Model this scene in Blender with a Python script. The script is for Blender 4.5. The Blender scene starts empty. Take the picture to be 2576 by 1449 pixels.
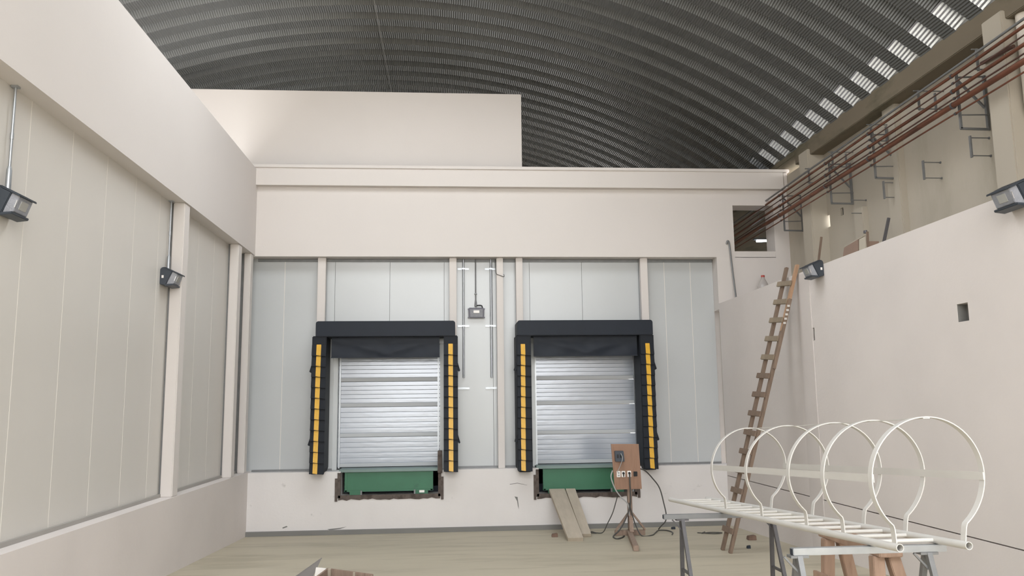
import bpy, bmesh, math, random
from mathutils import Vector, Matrix
random.seed(7)
C = bpy.context.scene.collection
SC = bpy.context.scene
ZO = 2.435            # camera height above the lowest point of the ramp; all z below are given relative to the camera
PI = math.pi

# ------------------------------------------------------------------ camera
def cam_axes(pitch, roll, yaw):
    p, r, y = (math.radians(v) for v in (pitch, roll, yaw))
    fwd = Vector((math.sin(y)*math.cos(p), math.cos(y)*math.cos(p), math.sin(p)))
    right = Vector((math.cos(y), -math.sin(y), 0))
    up = right.cross(fwd)
    return right*math.cos(r)+up*math.sin(r), up*math.cos(r)-right*math.sin(r), fwd
R_, U_, F_ = cam_axes(8.14, -0.705, 4.434)
cam = bpy.data.cameras.new('camera'); cam_o = bpy.data.objects.new('camera', cam); C.objects.link(cam_o)
cam.sensor_width = 36; cam.lens = 2050/2576*36; cam.clip_end = 300; cam.clip_start = .05
cam_o.matrix_world = Matrix(((R_.x, U_.x, -F_.x, 0), (R_.y, U_.y, -F_.y, 0), (R_.z, U_.z, -F_.z, ZO), (0, 0, 0, 1)))
SC.camera = cam_o

# ------------------------------------------------------------------ sky, sun, exposure
wd = bpy.data.worlds.new('sky'); SC.world = wd; wd.use_nodes = True
nt = wd.node_tree; nt.nodes.clear()
wo = nt.nodes.new('ShaderNodeOutputWorld'); bg = nt.nodes.new('ShaderNodeBackground')
tc = nt.nodes.new('ShaderNodeTexCoord'); sx = nt.nodes.new('ShaderNodeSeparateXYZ'); rp = nt.nodes.new('ShaderNodeValToRGB')
nt.links.new(tc.outputs['Generated'], sx.inputs[0]); nt.links.new(sx.outputs['Z'], rp.inputs[0])
rp.color_ramp.elements[0].position = 0.0; rp.color_ramp.elements[0].color = (1.0, .985, .97, 1)
rp.color_ramp.elements[1].position = .8; rp.color_ramp.elements[1].color = (.93, .97, 1.0, 1)
nt.links.new(rp.outputs[0], bg.inputs[0]); bg.inputs[1].default_value = 2.6
nt.links.new(bg.outputs[0], wo.inputs[0])
sun = bpy.data.lights.new('sun', 'SUN'); sun.energy = 4; sun.angle = math.radians(.6); sun.color = (1, .95, .88)
sun_o = bpy.data.objects.new('sun', sun); C.objects.link(sun_o); sun_o.location = (0, 40, 60)
sun_o.rotation_euler = Vector((.03, -math.cos(math.radians(40)), -math.sin(math.radians(40)))).to_track_quat('-Z', 'Y').to_euler()
SC.view_settings.view_transform = 'Standard'; SC.view_settings.look = 'None'
SC.view_settings.gamma = 1; SC.view_settings.use_curve_mapping = False
SC.view_settings.exposure = 1.07

# ------------------------------------------------------------------ materials
def lin(c):
    c = c/255
    return c/12.92 if c <= .04045 else ((c+.055)/1.055)**2.4
MATS = {}
def mat(name, rgb, rough=.6, metal=0, var=.05, scale=1.5, bump=0, bscale=60, stretch=(1, 1, 1), dark=None, dscale=3, damt=.5, dpos=.62, emit=0, spec=.5, alpha=1):
    m = bpy.data.materials.new(name); m.use_nodes = True; n = m.node_tree; L = n.links
    b = n.nodes['Principled BSDF']; b.inputs['Roughness'].default_value = rough; b.inputs['Metallic'].default_value = metal
    b.inputs['Specular IOR Level'].default_value = spec
    c = [lin(v) for v in rgb]
    tcn = n.nodes.new('ShaderNodeTexCoord'); mp = n.nodes.new('ShaderNodeMapping'); mp.inputs['Scale'].default_value = stretch
    L.new(tcn.outputs['Object'], mp.inputs[0])
    no = n.nodes.new('ShaderNodeTexNoise'); no.inputs['Scale'].default_value = scale; no.inputs['Detail'].default_value = 5
    L.new(mp.outputs[0], no.inputs['Vector'])
    rm = n.nodes.new('ShaderNodeValToRGB'); e = rm.color_ramp.elements
    e[0].position = .3; e[1].position = .7
    e[0].color = (*[v*(1-var) for v in c], 1); e[1].color = (*[min(1, v*(1+var)) for v in c], 1)
    L.new(no.outputs['Fac'], rm.inputs[0]); out = rm.outputs[0]
    if dark:
        n2 = n.nodes.new('ShaderNodeTexNoise'); n2.inputs['Scale'].default_value = dscale; n2.inputs['Detail'].default_value = 8; n2.inputs['Roughness'].default_value = .65
        L.new(mp.outputs[0], n2.inputs['Vector'])
        r2 = n.nodes.new('ShaderNodeValToRGB'); r2.color_ramp.elements[0].position = dpos; r2.color_ramp.elements[1].position = min(1, dpos+.12)
        r2.color_ramp.elements[0].color = (0, 0, 0, 1); r2.color_ramp.elements[1].color = (damt, damt, damt, 1)
        L.new(n2.outputs['Fac'], r2.inputs[0])
        mx = n.nodes.new('ShaderNodeMix'); mx.data_type = 'RGBA'
        L.new(r2.outputs[0], mx.inputs[0]); L.new(out, mx.inputs[6]); mx.inputs[7].default_value = (*[lin(v) for v in dark], 1)
        out = mx.outputs[2]
    L.new(out, b.inputs['Base Color'])
    if bump:
        n3 = n.nodes.new('ShaderNodeTexNoise'); n3.inputs['Scale'].default_value = bscale; n3.inputs['Detail'].default_value = 4
        L.new(mp.outputs[0], n3.inputs['Vector'])
        bp = n.nodes.new('ShaderNodeBump'); bp.inputs['Strength'].default_value = bump; bp.inputs['Distance'].default_value = .01
        L.new(n3.outputs['Fac'], bp.inputs['Height']); L.new(bp.outputs[0], b.inputs['Normal'])
    if emit:
        b.inputs['Emission Color'].default_value = (*c, 1); b.inputs['Emission Strength'].default_value = emit
    if alpha < 1: b.inputs['Transmission Weight'].default_value = 1-alpha
    MATS[name] = m; return m
paint   = mat('white_paint', (212, 206, 202), .7, var=.02, scale=.6, bump=.08, bscale=25)
plaster = mat('plaster', (213, 206, 202), .8, var=.035, scale=.9, bump=.2, bscale=18)
patched = mat('patched_plaster', (204, 197, 193), .8, var=.03, bump=.1)
plaster_old = mat('aged_plaster', (174, 166, 152), .85, var=.06, scale=.8, bump=.2, bscale=14, dark=(150, 143, 125), dscale=.9, damt=.35, dpos=.55, stretch=(1, 1, .35))
plinthm = mat('scuffed_plinth_paint', (217, 213, 211), .7, var=.03, bump=.15, bscale=20, dark=(120, 116, 110), dscale=3.2, damt=.45, dpos=.66)
panelm  = mat('insulated_panel', (204, 200, 194), .38, var=.02, scale=.8, bump=.03, bscale=9)
panelb  = mat('insulated_panel_back', (186, 189, 190), .26, var=.02, scale=.8, bump=.05, bscale=4, spec=.8)
bead    = mat('pale_seam_line', (222, 217, 210), .5, var=.02)  # pale narrow strip along the panel seams
concrete = mat('concrete_floor', (181, 172, 152), .62, var=.07, scale=.7, bump=.35, bscale=9, stretch=(.35, 1.6, 1), dark=(150, 141, 121), dscale=1.3, damt=.5, dpos=.5)
greycurb = mat('grey_curb_and_niche_shade', (120, 119, 116), .7, var=.06, bump=.1)
beamconc = mat('stained_concrete_beam', (118, 108, 92), .9, var=.12, scale=1.2, bump=.4, bscale=12, dark=(82, 80, 62), dscale=1.3, damt=.7, dpos=.48, stretch=(1, .4, 1))
galvroof = mat('galvanised_roof_sheet', (112, 114, 114), .45, .6, var=.1, scale=.7, bump=.05, bscale=30)
endglint  = mat('daylight_glint_end', (200, 206, 216), .28, .85, var=.06, scale=6, bump=.25, bscale=22)  # brighter metal standing in for daylight caught on the sheet ends
galv    = mat('galvanised_steel', (176, 180, 184), .36, .8, var=.08, scale=8)
galvdull = mat('dull_grey_steel', (128, 129, 130), .5, .6, var=.08, scale=8)
galvdull2 = mat('painted_channel', (158, 154, 148), .6, var=.05)
darksteel = mat('dark_painted_steel', (88, 86, 88), .5, .4, var=.12, scale=9)
rustframe = mat('rusty_pit_frame', (98, 88, 82), .75, .3, var=.2, scale=9, bump=.3, dark=(62, 50, 44), dscale=7, damt=.7, dpos=.5)
copper  = mat('copper_pipe', (124, 80, 62), .4, .65, var=.15, scale=3, stretch=(1, .6, 1), dark=(78, 56, 47), dscale=2.2, damt=.7, dpos=.5)
copperdull = mat('tarnished_copper', (98, 72, 64), .5, .5, var=.15, scale=3, dark=(74, 56, 50), dscale=2, damt=.6, dpos=.5)
vinyl   = mat('black_vinyl', (20, 25, 33), .6, var=.12, scale=4, bump=.12, bscale=18, spec=.3)
vinyl2  = mat('dark_vinyl_curtain', (20, 28, 40), .55, var=.1, scale=3, bump=.1, bscale=10, spec=.35)
yellow  = mat('yellow_guide_vinyl', (216, 166, 40), .34, var=.08, scale=12, bump=.35, bscale=40)
doorm   = mat('white_door_skin', (176, 182, 192), .18, .2, var=.02, scale=2, bump=.16, bscale=5, stretch=(1, 1, 3), spec=.9)
doorflat = mat('door_joint_strip', (182, 185, 188), .5, var=.02)
jambm   = mat('galvanised_jamb', (190, 193, 194), .4, .2, var=.04)
rubber  = mat('black_rubber', (26, 28, 32), .7, var=.1)
green   = mat('green_leveller_paint', (52, 108, 80), .45, var=.08, scale=2.5, bump=.05, dark=(40, 76, 62), dscale=3, damt=.35, dpos=.6)
greengrey = mat('grey_green_deck', (118, 136, 132), .5, .2, var=.08)
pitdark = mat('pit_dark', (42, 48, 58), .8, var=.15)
bronze  = mat('dark_lamp_housing', (60, 66, 74), .42, .3, var=.06)
glass   = mat('prismatic_lens', (138, 140, 147), .12, 0, var=.1, scale=14, bump=.4, bscale=60)
glassin = mat('lamp_reflector', (206, 205, 200), .25, .6, var=.05)
chrome  = mat('bright_metal', (230, 230, 232), .12, .9, var=.02)
greylamp = mat('grey_floodlight_housing', (106, 106, 116), .45, .2, var=.06)
white_enamel = mat('white_enamel', (200, 197, 192), .35, var=.03, scale=4)
woodgrey = mat('weathered_wood', (122, 104, 90), .8, var=.2, scale=5, bump=.3, bscale=30, stretch=(4, 4, .5))
woodrung = mat('dusty_rung_wood', (136, 122, 104), .8, var=.2, scale=6, bump=.3, bscale=30)
woodpale = mat('pale_grey_wood', (146, 126, 112), .8, var=.18, scale=5, bump=.25, bscale=30, stretch=(4, 4, .6), dark=(112, 92, 80), dscale=4, damt=.5, dpos=.52)
woodnew  = mat('fresh_wood', (172, 138, 110), .7, var=.15, scale=5, bump=.2, stretch=(4, 4, .5))
woodhorse = mat('sawhorse_wood', (156, 130, 112), .75, var=.16, scale=5, bump=.25, bscale=30, stretch=(3, 3, .6), dark=(120, 92, 72), dscale=4, damt=.4, dpos=.55)
ply     = mat('plywood', (150, 118, 98), .75, var=.2, scale=3, bump=.12, stretch=(4, 1, .4), dark=(120, 92, 74), dscale=3, damt=.5, dpos=.52)
plank   = mat('dusty_plank', (176, 165, 149), .8, var=.08, scale=3, bump=.15, stretch=(4, 1, 1))
plankend = mat('plank_end', (134, 118, 106), .85, var=.12, scale=8)
cardboard = mat('brown_cardboard', (134, 112, 98), .85, var=.08)
cardpale = mat('pale_cardboard', (176, 168, 152), .85, var=.06)
cablem  = mat('black_cable', (74, 73, 70), .6, var=.1)
cablew  = mat('grey_cable', (172, 172, 172), .6, var=.05)
pvc     = mat('white_pvc', (205, 196, 184), .5, var=.04)
plastic = mat('translucent_plastic', (214, 208, 204), .25, var=.03, alpha=.55)
redcap  = mat('red_cap', (176, 74, 66), .45, var=.05)
whiteplate = mat('white_wall_plate', (238, 234, 230), .4, var=.02)
blackplug = mat('black_plug', (30, 30, 32), .6, var=.05)
tubelit = mat('lit_tube', (225, 240, 255), .5, emit=14)
sheetm  = mat('grey_sheet_metal', (112, 108, 106), .5, .3, var=.06)
brickm  = mat('rubble_brown', (112, 90, 78), .9, var=.2, scale=9, bump=.4)

# ------------------------------------------------------------------ mesh helpers
class MB:
    def __init__(s): s.v = []; s.f = []; s.m = []; s.cur = 0
    def add(s, vs, fs):
        o = len(s.v); s.v += [Vector(v) for v in vs]
        for f in fs: s.f.append([i+o for i in f]); s.m.append(s.cur)
        return s
    def box(s, x0, x1, y0, y1, z0, z1):
        return s.hexa([(x0, y0, z0), (x1, y0, z0), (x1, y1, z0), (x0, y1, z0), (x0, y0, z1), (x1, y0, z1), (x1, y1, z1), (x0, y1, z1)])
    def hexa(s, p):
        return s.add(p, [(0, 3, 2, 1), (4, 5, 6, 7), (0, 1, 5, 4), (1, 2, 6, 5), (2, 3, 7, 6), (3, 0, 4, 7)])
    def bar(s, a, b, w, t, side=None):
        """rectangular bar from a to b, w along 'side', t across"""
        a = Vector(a); b = Vector(b); d = (b-a).normalized()
        sd = Vector(side) if side else (Vector((1, 0, 0)) if abs(d.x) < .9 else Vector((0, 1, 0)))
        sd = (sd-d*sd.dot(d)).normalized(); n = d.cross(sd)
        p = []
        for q in (a, b):
            p += [q-sd*w/2-n*t/2, q+sd*w/2-n*t/2, q+sd*w/2+n*t/2, q-sd*w/2+n*t/2]
        return s.hexa(p)
    def tube(s, pts, r, n=10, caps=True, inner=0):
        pts = [Vector(p) for p in pts]; k = len(pts); o = len(s.v)
        up = None
        rings = []
        for i, p in enumerate(pts):
            d = (pts[min(i+1, k-1)]-pts[max(i-1, 0)]).normalized()
            if up is None: up = Vector((0, 0, 1)) if abs(d.z) < .9 else Vector((1, 0, 0))
            u = (up-d*up.dot(d)).normalized(); up = u; w = d.cross(u)
            rr = r[i] if isinstance(r, (list, tuple)) else r
            rings.append([p+(u*math.cos(2*PI*j/n)+w*math.sin(2*PI*j/n))*rr for j in range(n)])
        vs = [v for g in rings for v in g]; fs = []
        for i in range(k-1):
            for j in range(n):
                fs.append((i*n+j, i*n+(j+1) % n, (i+1)*n+(j+1) % n, (i+1)*n+j))
        if caps: fs += [tuple(range(n))[::-1], tuple((k-1)*n+j for j in range(n))]
        return s.add(vs, fs)
    def prism(s, poly, ax, a, b):
        """poly: 2D outline in the plane across axis ax, extruded from a to b along ax"""
        n = len(poly)
        def P(u, v, t): return {'x': (t, u, v), 'y': (u, t, v), 'z': (u, v, t)}[ax]
        vs = [P(u, v, a) for u, v in poly]+[P(u, v, b) for u, v in poly]
        fs = [tuple(range(n))[::-1], tuple(range(n, 2*n))]+[(i, (i+1) % n, n+(i+1) % n, n+i) for i in range(n)]
        return s.add(vs, fs)
    def wall(s, ax, t0, t1, us, vs_, holes):
        """slab across axis ax between t0 and t1 with rectangular holes (u0,u1,v0,v1)"""
        U = sorted({us[0], us[1], *[h[i] for h in holes for i in (0, 1)]}); V = sorted({vs_[0], vs_[1], *[h[i] for h in holes for i in (2, 3)]})
        U = [u for u in U if us[0]-1e-6 <= u <= us[1]+1e-6]; V = [v for v in V if vs_[0]-1e-6 <= v <= vs_[1]+1e-6]
        def P(u, v, t): return {'x': (t, u, v), 'y': (u, t, v)}[ax]
        sol = {}
        for i in range(len(U)-1):
            for j in range(len(V)-1):
                cu, cv = (U[i]+U[i+1])/2, (V[j]+V[j+1])/2
                sol[i, j] = not any(h[0] < cu < h[1] and h[2] < cv < h[3] for h in holes)
        for (i, j), q in sol.items():
            if not q: continue
            a, b, c, d = (U[i], V[j]), (U[i+1], V[j]), (U[i+1], V[j+1]), (U[i], V[j+1])
            s.add([P(*p, t0) for p in (a, b, c, d)], [(0, 1, 2, 3)]); s.add([P(*p, t1) for p in (d, c, b, a)], [(0, 1, 2, 3)])
            for di, dj, e in ((0, -1, (a, b)), (1, 0, (b, c)), (0, 1, (c, d)), (-1, 0, (d, a))):
                if not sol.get((i+di, j+dj), False):
                    s.add([P(*e[0], t0), P(*e[1], t0), P(*e[1], t1), P(*e[0], t1)], [(0, 1, 2, 3)])
        return s
def wloc(o):
    v = Vector((0, 0, 0))
    while o: v = v+o.location; o = o.parent
    return v
def link(o, parent=None):
    C.objects.link(o)
    if parent: o.parent = parent
    return o
def mesh_of(mb, name, mats, bevel=0, smooth=False, origin=Vector((0, 0, 0))):
    me = bpy.data.meshes.new(name); me.from_pydata([v-origin for v in mb.v], [], mb.f)
    for m in (mats if isinstance(mats, (list, tuple)) else [mats]): me.materials.append(m)
    for p, i in zip(me.polygons, mb.m): p.material_index = i
    bm = bmesh.new(); bm.from_mesh(me)
    bmesh.ops.remove_doubles(bm, verts=bm.verts, dist=1e-5)
    bmesh.ops.recalc_face_normals(bm, faces=bm.faces)
    if bevel:
        es = [e for e in bm.edges if len(e.link_faces) == 2 and e.calc_face_angle(0) > .6]
        bmesh.ops.bevel(bm, geom=es, offset=bevel, segments=2, affect='EDGES', clamp_overlap=True)
    bm.to_mesh(me); bm.free()
    if smooth:
        for p in me.polygons: p.use_smooth = True
        try: me.set_sharp_from_angle(angle=.7)
        except Exception: pass
    return me
def mk(name, mb, m, parent=None, bevel=0, smooth=False, kind=None, label=None, origin=None):
    """one mesh object; vertices are given camera-relative and shifted to world height"""
    vs = [Vector((v.x, v.y, v.z+ZO)) for v in mb.v]; mb.v = vs
    if origin is None:
        lo = Vector([min(v[i] for v in vs) for i in range(3)]); hi = Vector([max(v[i] for v in vs) for i in range(3)])
        og = Vector(((lo.x+hi.x)/2, (lo.y+hi.y)/2, lo.z))
    else: og = Vector((origin[0], origin[1], origin[2]+ZO))
    o = bpy.data.objects.new(name, mesh_of(mb, name, m, bevel, smooth, og))
    o.location = og-(wloc(parent) if parent else Vector((0, 0, 0)))
    link(o, parent)
    if kind: o['kind'] = kind
    if label: o['label'] = label
    return o
def thing(name, label, cat, loc, group=None):
    o = bpy.data.objects.new(name, None); o.location = (loc[0], loc[1], loc[2]+ZO); o.empty_display_size = .1
    link(o); return tag(o, label, cat, group)
def tag(o, label, cat, group=None):
    o['label'] = label; o['category'] = cat
    if group: o['group'] = group
    return o
def inst(name, me, loc, parent, world=True):
    o = bpy.data.objects.new(name, me); l = Vector((loc[0], loc[1], loc[2]+ZO))
    o.location = l-wloc(parent); link(o, parent); return o
def fz(y): return -2.435+.0375*(16.4-y)
def arc(c, r, a0, a1, n, ax='xz'):
    return [(c[0]+r*math.cos(a0+(a1-a0)*i/n), c[1]+r*math.sin(a0+(a1-a0)*i/n)) for i in range(n+1)]
def spline(pts, n=8):
    P = [Vector(p) for p in pts]; P = [P[0]*2-P[1]]+P+[P[-1]*2-P[-2]]; out = []
    for i in range(1, len(P)-2):
        for k in range(n):
            t = k/n; a, b, c, d = P[i-1], P[i], P[i+1], P[i+2]
            out.append(.5*((2*b)+(c-a)*t+(2*a-5*b+4*c-d)*t*t+(3*b-a-3*c+d)*t**3))
    return out+[P[-2]]

D = 16.4                      # plane of the back wall
YF = -8.0                     # open front of the building
# ------------------------------------------------------------------ floor, ground
mb = MB(); mb.hexa([(-4.4, YF, fz(YF)-.3), (7.4, YF, fz(YF)-.3), (7.4, 16.9, fz(16.9)-.3), (-4.4, 16.9, fz(16.9)-.3), (-4.4, YF, fz(YF)), (7.4, YF, fz(YF)), (7.4, 16.9, fz(16.9)), (-4.4, 16.9, fz(16.9))])
mk('floor', mb, concrete, kind='structure')
mb = MB(); mb.box(-60, 60, -90, YF, fz(YF)-.4, fz(YF))
mk('ground', mb, concrete, kind='structure')
mb = MB(); mb.box(-9.9, 7.4, 16.9, 34, -1.6, -1.26)
mk('floor', mb, concrete, kind='structure')

# ------------------------------------------------------------------ left wall
LX = -3.88; LP = -4.10
mb = MB(); mb.box(LX-.42, LX, YF, D+.3, 3.02, 4.77)
wl = mk('wall_left', mb, paint, kind='structure')
mb = MB(); mb.prism([(LX-.42, fz(YF)), (LX, fz(YF)), (LX, -1.235), (LX-.42, -1.235)], 'y', YF, D+.3)
mb.v = [Vector((v.x, v.y, v.z if v.z > -1.3 else fz(v.y)-.05)) for v in mb.v]
mk('plinth', mb, plaster, wl)
mb = MB(); mb.box(LX-.42, LP-.09, YF, D+.3, -1.24, 3.03); mk('backing', mb, paint, wl)
seams = [8.03-.905*k for k in range(17, 0, -1)]+[8.03+.905*k for k in range(0, 10)]
seams = [y for y in seams if y > YF]+[D+.28]
pme = None
for a, b in zip(seams[:-1], seams[1:]):
    mb = MB(); mb.box(LP-.08, LP, a+.004, b-.004, -1.235, 3.02)
    mk('wall_panel', mb, panelm, wl)
for y in seams[:-1]:
    mb = MB(); mb.box(LP-.03, LP+.002, y-.004, y+.004, -1.2, 3.02); mk('joint_bead', mb, bead, wl)
mb = MB(); mb.box(LP, LP+.04, YF, D+.2, -1.235, -1.19); mk('base_channel', mb, galvdull2, wl)
for y0, y1, x0 in ((12.10, 12.34, -4.068), (15.22, 15.46, -4.06), (16.16, 16.36, -4.03)):
    mb = MB(); mb.box(x0, -3.9, y0, y1, -1.235, 3.02)
    p = mk('post', mb, paint, wl, bevel=.012)
    mb = MB(); mb.box(LP, x0, y0+.05, y1-.03, -1.235, 3.02); mk('post_shade_strip', mb, galvdull, p)  # darker grey strip, shadow gap behind the post put into its colour

# ------------------------------------------------------------------ back wall
PY = D+.30                    # face of the insulated panels
pits = [(-2.113, -.225, -1.715, -1.2), (1.757, 3.675, -1.76, -1.2)]
mb = MB(); mb.wall('y', D, D+.5, (-4.3, 5.7), (-2.7, -1.25), pits)
wb = mk('wall_back', mb, plinthm, kind='structure')
mb = MB(); mb.wall('y', D, D+.45, (-4.3, 7.5), (3.0, 4.46), [(5.965, 6.845, 2.9, 4.11)]); mk('header_beam', mb, paint, wb)
mb = MB(); mb.wall('y', D, D+.45, (5.57, 7.5), (1.9, 3.0), []); mb.box(5.966, 6.844, D, D+.45, 2.99, 3.125)
mk('side_wall', mb, paint, wb)
mb = MB(); mb.box(-4.2, 7.05, D-.13, D+.45, 4.44, 4.86); mb.box(-4.2, 7.12, D-.16, D+.45, 4.80, 4.86)
mk('upper_beam', mb, paint, wb)
mb = MB(); mb.box(7.05, 7.16, D-.1, D+.4, 4.44, 4.86); mb.box(6.98, 7.2, D-.13, D+.4, 4.80, 4.92); mk('beam_corbel', mb, plaster, wb, bevel=.02)
mb = MB(); mb.box(-9.6, 1.53, D+.18, D+.34, 4.86, 6.56); mk('parapet', mb, paint, wb, bevel=.008)
mb = MB(); mb.box(-4.2, 5.57, PY+.13, PY+.2, -1.25, 3.0)
mb = MB(); mb.wall('y', PY+.1, PY+.14, (-4.2, 5.7), (-1.25, 3.0), [(-2.33, -.11, -1.26, 1.25), (1.66, 3.97, -1.26, 1.25)]); mk('backing', mb, paint, wb)
def bpanel(x0, x1, z0, z1):
    mb = MB(); mb.box(x0+.003, x1-.003, PY, PY+.1, z0, z1); mk('wall_panel', mb, panelb, wb)
for x0, x1, z0, z1 in ((-4.1, -3.34, -1.25, 3.0), (-3.34, -2.33, -1.25, 3.0), (-2.33, -1.22, 1.25, 3.0), (-1.22, -.11, 1.25, 3.0), (-.11, .89, -1.25, 3.0), (.89, 1.66, -1.25, 3.0),
                       (1.66, 2.76, 1.25, 3.0), (2.76, 3.97, 1.25, 3.0), (3.97, 4.52, -1.25, 3.0), (4.52, 5.08, -1.25, 3.0), (5.08, 5.57, -1.25, 3.0)): bpanel(x0, x1, z0, z1)
for x in (-3.34, 4.52, 5.08):
    mb = MB(); mb.box(x-.005, x+.005, PY-.003, PY+.02, -1.22, 3.0); mk('joint_bead', mb, bead, wb)
mb = MB(); mb.box(-3.88, -2.33, PY-.02, PY, -1.25, -1.21); mb.box(-.11, 1.66, PY-.02, PY, -1.25, -1.21); mb.box(3.97, 5.56, PY-.02, PY, -1.25, -1.21); mk('base_channel', mb, galvdull, wb)
mb = MB(); mb.box(-3.88, 5.56, PY-.03, PY, 2.94, 3.0); mk('head_channel', mb, galvdull, wb)
for x0, x1, z0 in ((-2.654, -2.495, -1.25), (.0, .145, -1.25), (1.365, 1.503, -1.25), (3.967, 4.119, -1.25), (.965, 1.1, -1.25)):
    mb = MB(); mb.box(x0, x1, D+.1, D+.22, z0, 3.0); p = mk('post', mb, paint, wb, bevel=.008)
    mb = MB(); mb.box(x0+.03, x1-.03, D+.22, PY, z0, 3.0); mk('post_shade_strip', mb, galvdull, p)  # same darker strip for the gap behind the back wall posts
mb = MB(); mb.prism([(0, 0), (0, .085), (.012, .09), (.05, .09), (.05, 0)], 'x', -3.88, 5.57)
mb.v = [Vector((v.x, D-.05+v.y, fz(D)+v.z)) for v in mb.v]
mk('baseboard_back', mb, greycurb, kind='structure')

for pts in ([(1.27, -1.79), (1.33, -1.80), (1.345, -1.92), (1.355, -2.04), (1.335, -1.98), (1.32, -1.88)], [(1.18, -1.55), (1.33, -1.53), (1.52, -1.575), (1.525, -1.58), (1.33, -1.54), (1.18, -1.56)], [(-3.2, -2.28), (-3.12, -2.25), (-3.1, -2.27), (-3.19, -2.3)], [(-2.35, -2.33), (-2.1, -2.31), (-1.98, -2.29), (-2.1, -2.33), (-2.3, -2.35)]):
    mb = MB(); mb.prism(pts, 'y', D-.0015, D+.01); mk('scuff_mark', mb, greycurb, wb)
# ------------------------------------------------------------------ right wall
RX = 5.57; SH = 2.022
mb = MB(); mb.wall('x', RX, RX+.12, (YF, D), (-2.75, SH), [(YF-.1, D+.1, -1.474, -1.46), (8.322, 8.515, .835, 1.032), (12.058, 12.23, .917, 1.11)])
mb.cur = 0; mb.box(RX+.12, 7.3, YF, D, -2.75, SH)
wr = mk('wall_right', mb, plaster, kind='structure')
mb = MB(); mb.box(RX-.008, RX+.02, 12.12, 12.57, fz(12.3), SH-.03); mk('plaster_strip', mb, patched, wr)
UX = 7.16
mb = MB(); mb.wall('x', UX, UX+.045, (YF, 16.85), (SH-.05, 4.75), [(14.54, 14.77, 3.25, 3.475), (14.0, 14.11, 3.35, 3.49)])
wu = mk('wall_right', mb, plaster_old, kind='structure')
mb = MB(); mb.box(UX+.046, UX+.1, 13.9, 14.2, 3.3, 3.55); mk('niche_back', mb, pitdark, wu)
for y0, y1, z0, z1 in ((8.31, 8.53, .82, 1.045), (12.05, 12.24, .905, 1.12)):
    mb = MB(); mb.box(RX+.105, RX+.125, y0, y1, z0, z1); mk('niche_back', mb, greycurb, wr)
    mb = MB(); mb.box(RX+.004, RX+.11, y1-.018, y1-.006, z0+.01, z1-.01); mb.box(RX+.004, RX+.11, y0+.01, y1-.01, z0+.012, z0+.018); mk('niche_shade_lining', mb, greycurb, wr)  # dark grey back and lining put the shade of the recess into colour
for px, y0, y1, zt in ((6.84, 14.62, 15.02, 4.79), (7.05, 11.93, 12.3, 4.82), (6.84, 9.06, 9.44, 4.79), (6.84, 3.5, 3.9, 4.79), (6.84, -2.4, -2.0, 4.79)):
    mb = MB(); mb.box(px, UX+.05, y0, y1, SH, zt); mk('pillar', mb, plaster_old, wu, bevel=.015)
mb = MB(); mb.box(7.06, UX+.02, 13.15, 13.45, SH, 3.3); mk('pilaster', mb, plaster_old, wu, bevel=.01)
mb = MB(); mb.box(6.894, 7.45, YF, 15.3, 4.67, 5.0); mb.box(6.9, 7.44, 15.3, 34, 4.87, 4.995); mk('trim_1', mb, beamconc, kind='structure', bevel=.01)
mb = MB(); mb.box(-10.2, -9.72, YF, 34, -1.3, 5.0); mk('wall_outer', mb, plaster_old, kind='structure')
# far end of the hall beyond
AC = (-1.43, -6.03); AR = 13.8
pts = [(-9.75, -1.3), (7.4, -1.3), (7.4, 5.0)]+[(AC[0]+AR*math.cos(a), AC[1]+AR*math.sin(a)) for a in [PI/2-.63+1.26*i/20 for i in range(21)]]+[(-9.75, 5.0)]
mb = MB(); mb.prism(pts, 'y', 33.5, 33.8); mk('wall_far', mb, plaster_old, kind='structure')

# ------------------------------------------------------------------ barrel roof of crimped arch panels
PITCH = .572
a0 = math.asin((6.93-AC[0])/AR); NSEG = 820
prof = [(0, 0), (.29, 0), (.335, .21), (.412, .21), (.572, 0)]
def roof_mesh(frac=1.0, start=0.0):
    mb = MB(); vs = []; fs = []; n = len(prof)
    ns = int(NSEG*(frac-start)); i0 = int(NSEG*start)
    for i in range(ns+1):
        a = a0-2*a0*(i+i0)/NSEG; w = .007 if i % 2 else -.007
        for j, (y, h) in enumerate(prof):
            r = AR+h+w
            vs.append((r*math.sin(a), y, r*math.cos(a)-AR))
    for i in range(ns):
        for j in range(n-1):
            k = i*n+j; fs.append((k, k+1, k+n+1, k+n))
    mb.add(vs, fs); me = bpy.data.meshes.new('roof_panel'); me.from_pydata([tuple(v) for v in mb.v], [], mb.f); me.materials.append(galvroof); return me
def end_mesh():  # bright strip added under each sheet end as its glint
    vs = []; fs = []; n = 16
    for i in range(n+1):
        a = a0-.034*i/n; w = .004 if i % 2 else -.003
        for y in (.43, .568):
            q = AR+.21*(.572-y)/.16-.013+w; vs.append((q*math.sin(a), y, q*math.cos(a)-AR))
    for i in range(n): fs.append((2*i, 2*i+1, 2*i+3, 2*i+2))
    me = bpy.data.meshes.new('panel_end_glint'); me.from_pydata(vs, [], fs); me.materials.append(endglint); return me
ceil = bpy.data.objects.new('ceiling', None); ceil.location = (AC[0], 9.0, AC[1]+AR+ZO); link(ceil); ceil['kind'] = 'structure'
rme = roof_mesh(); rshort = roof_mesh(.224); rshorter = roof_mesh(.155); rleft = roof_mesh(1.0, .656); eme = end_mesh()
Y0 = 16.30-14*PITCH
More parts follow.
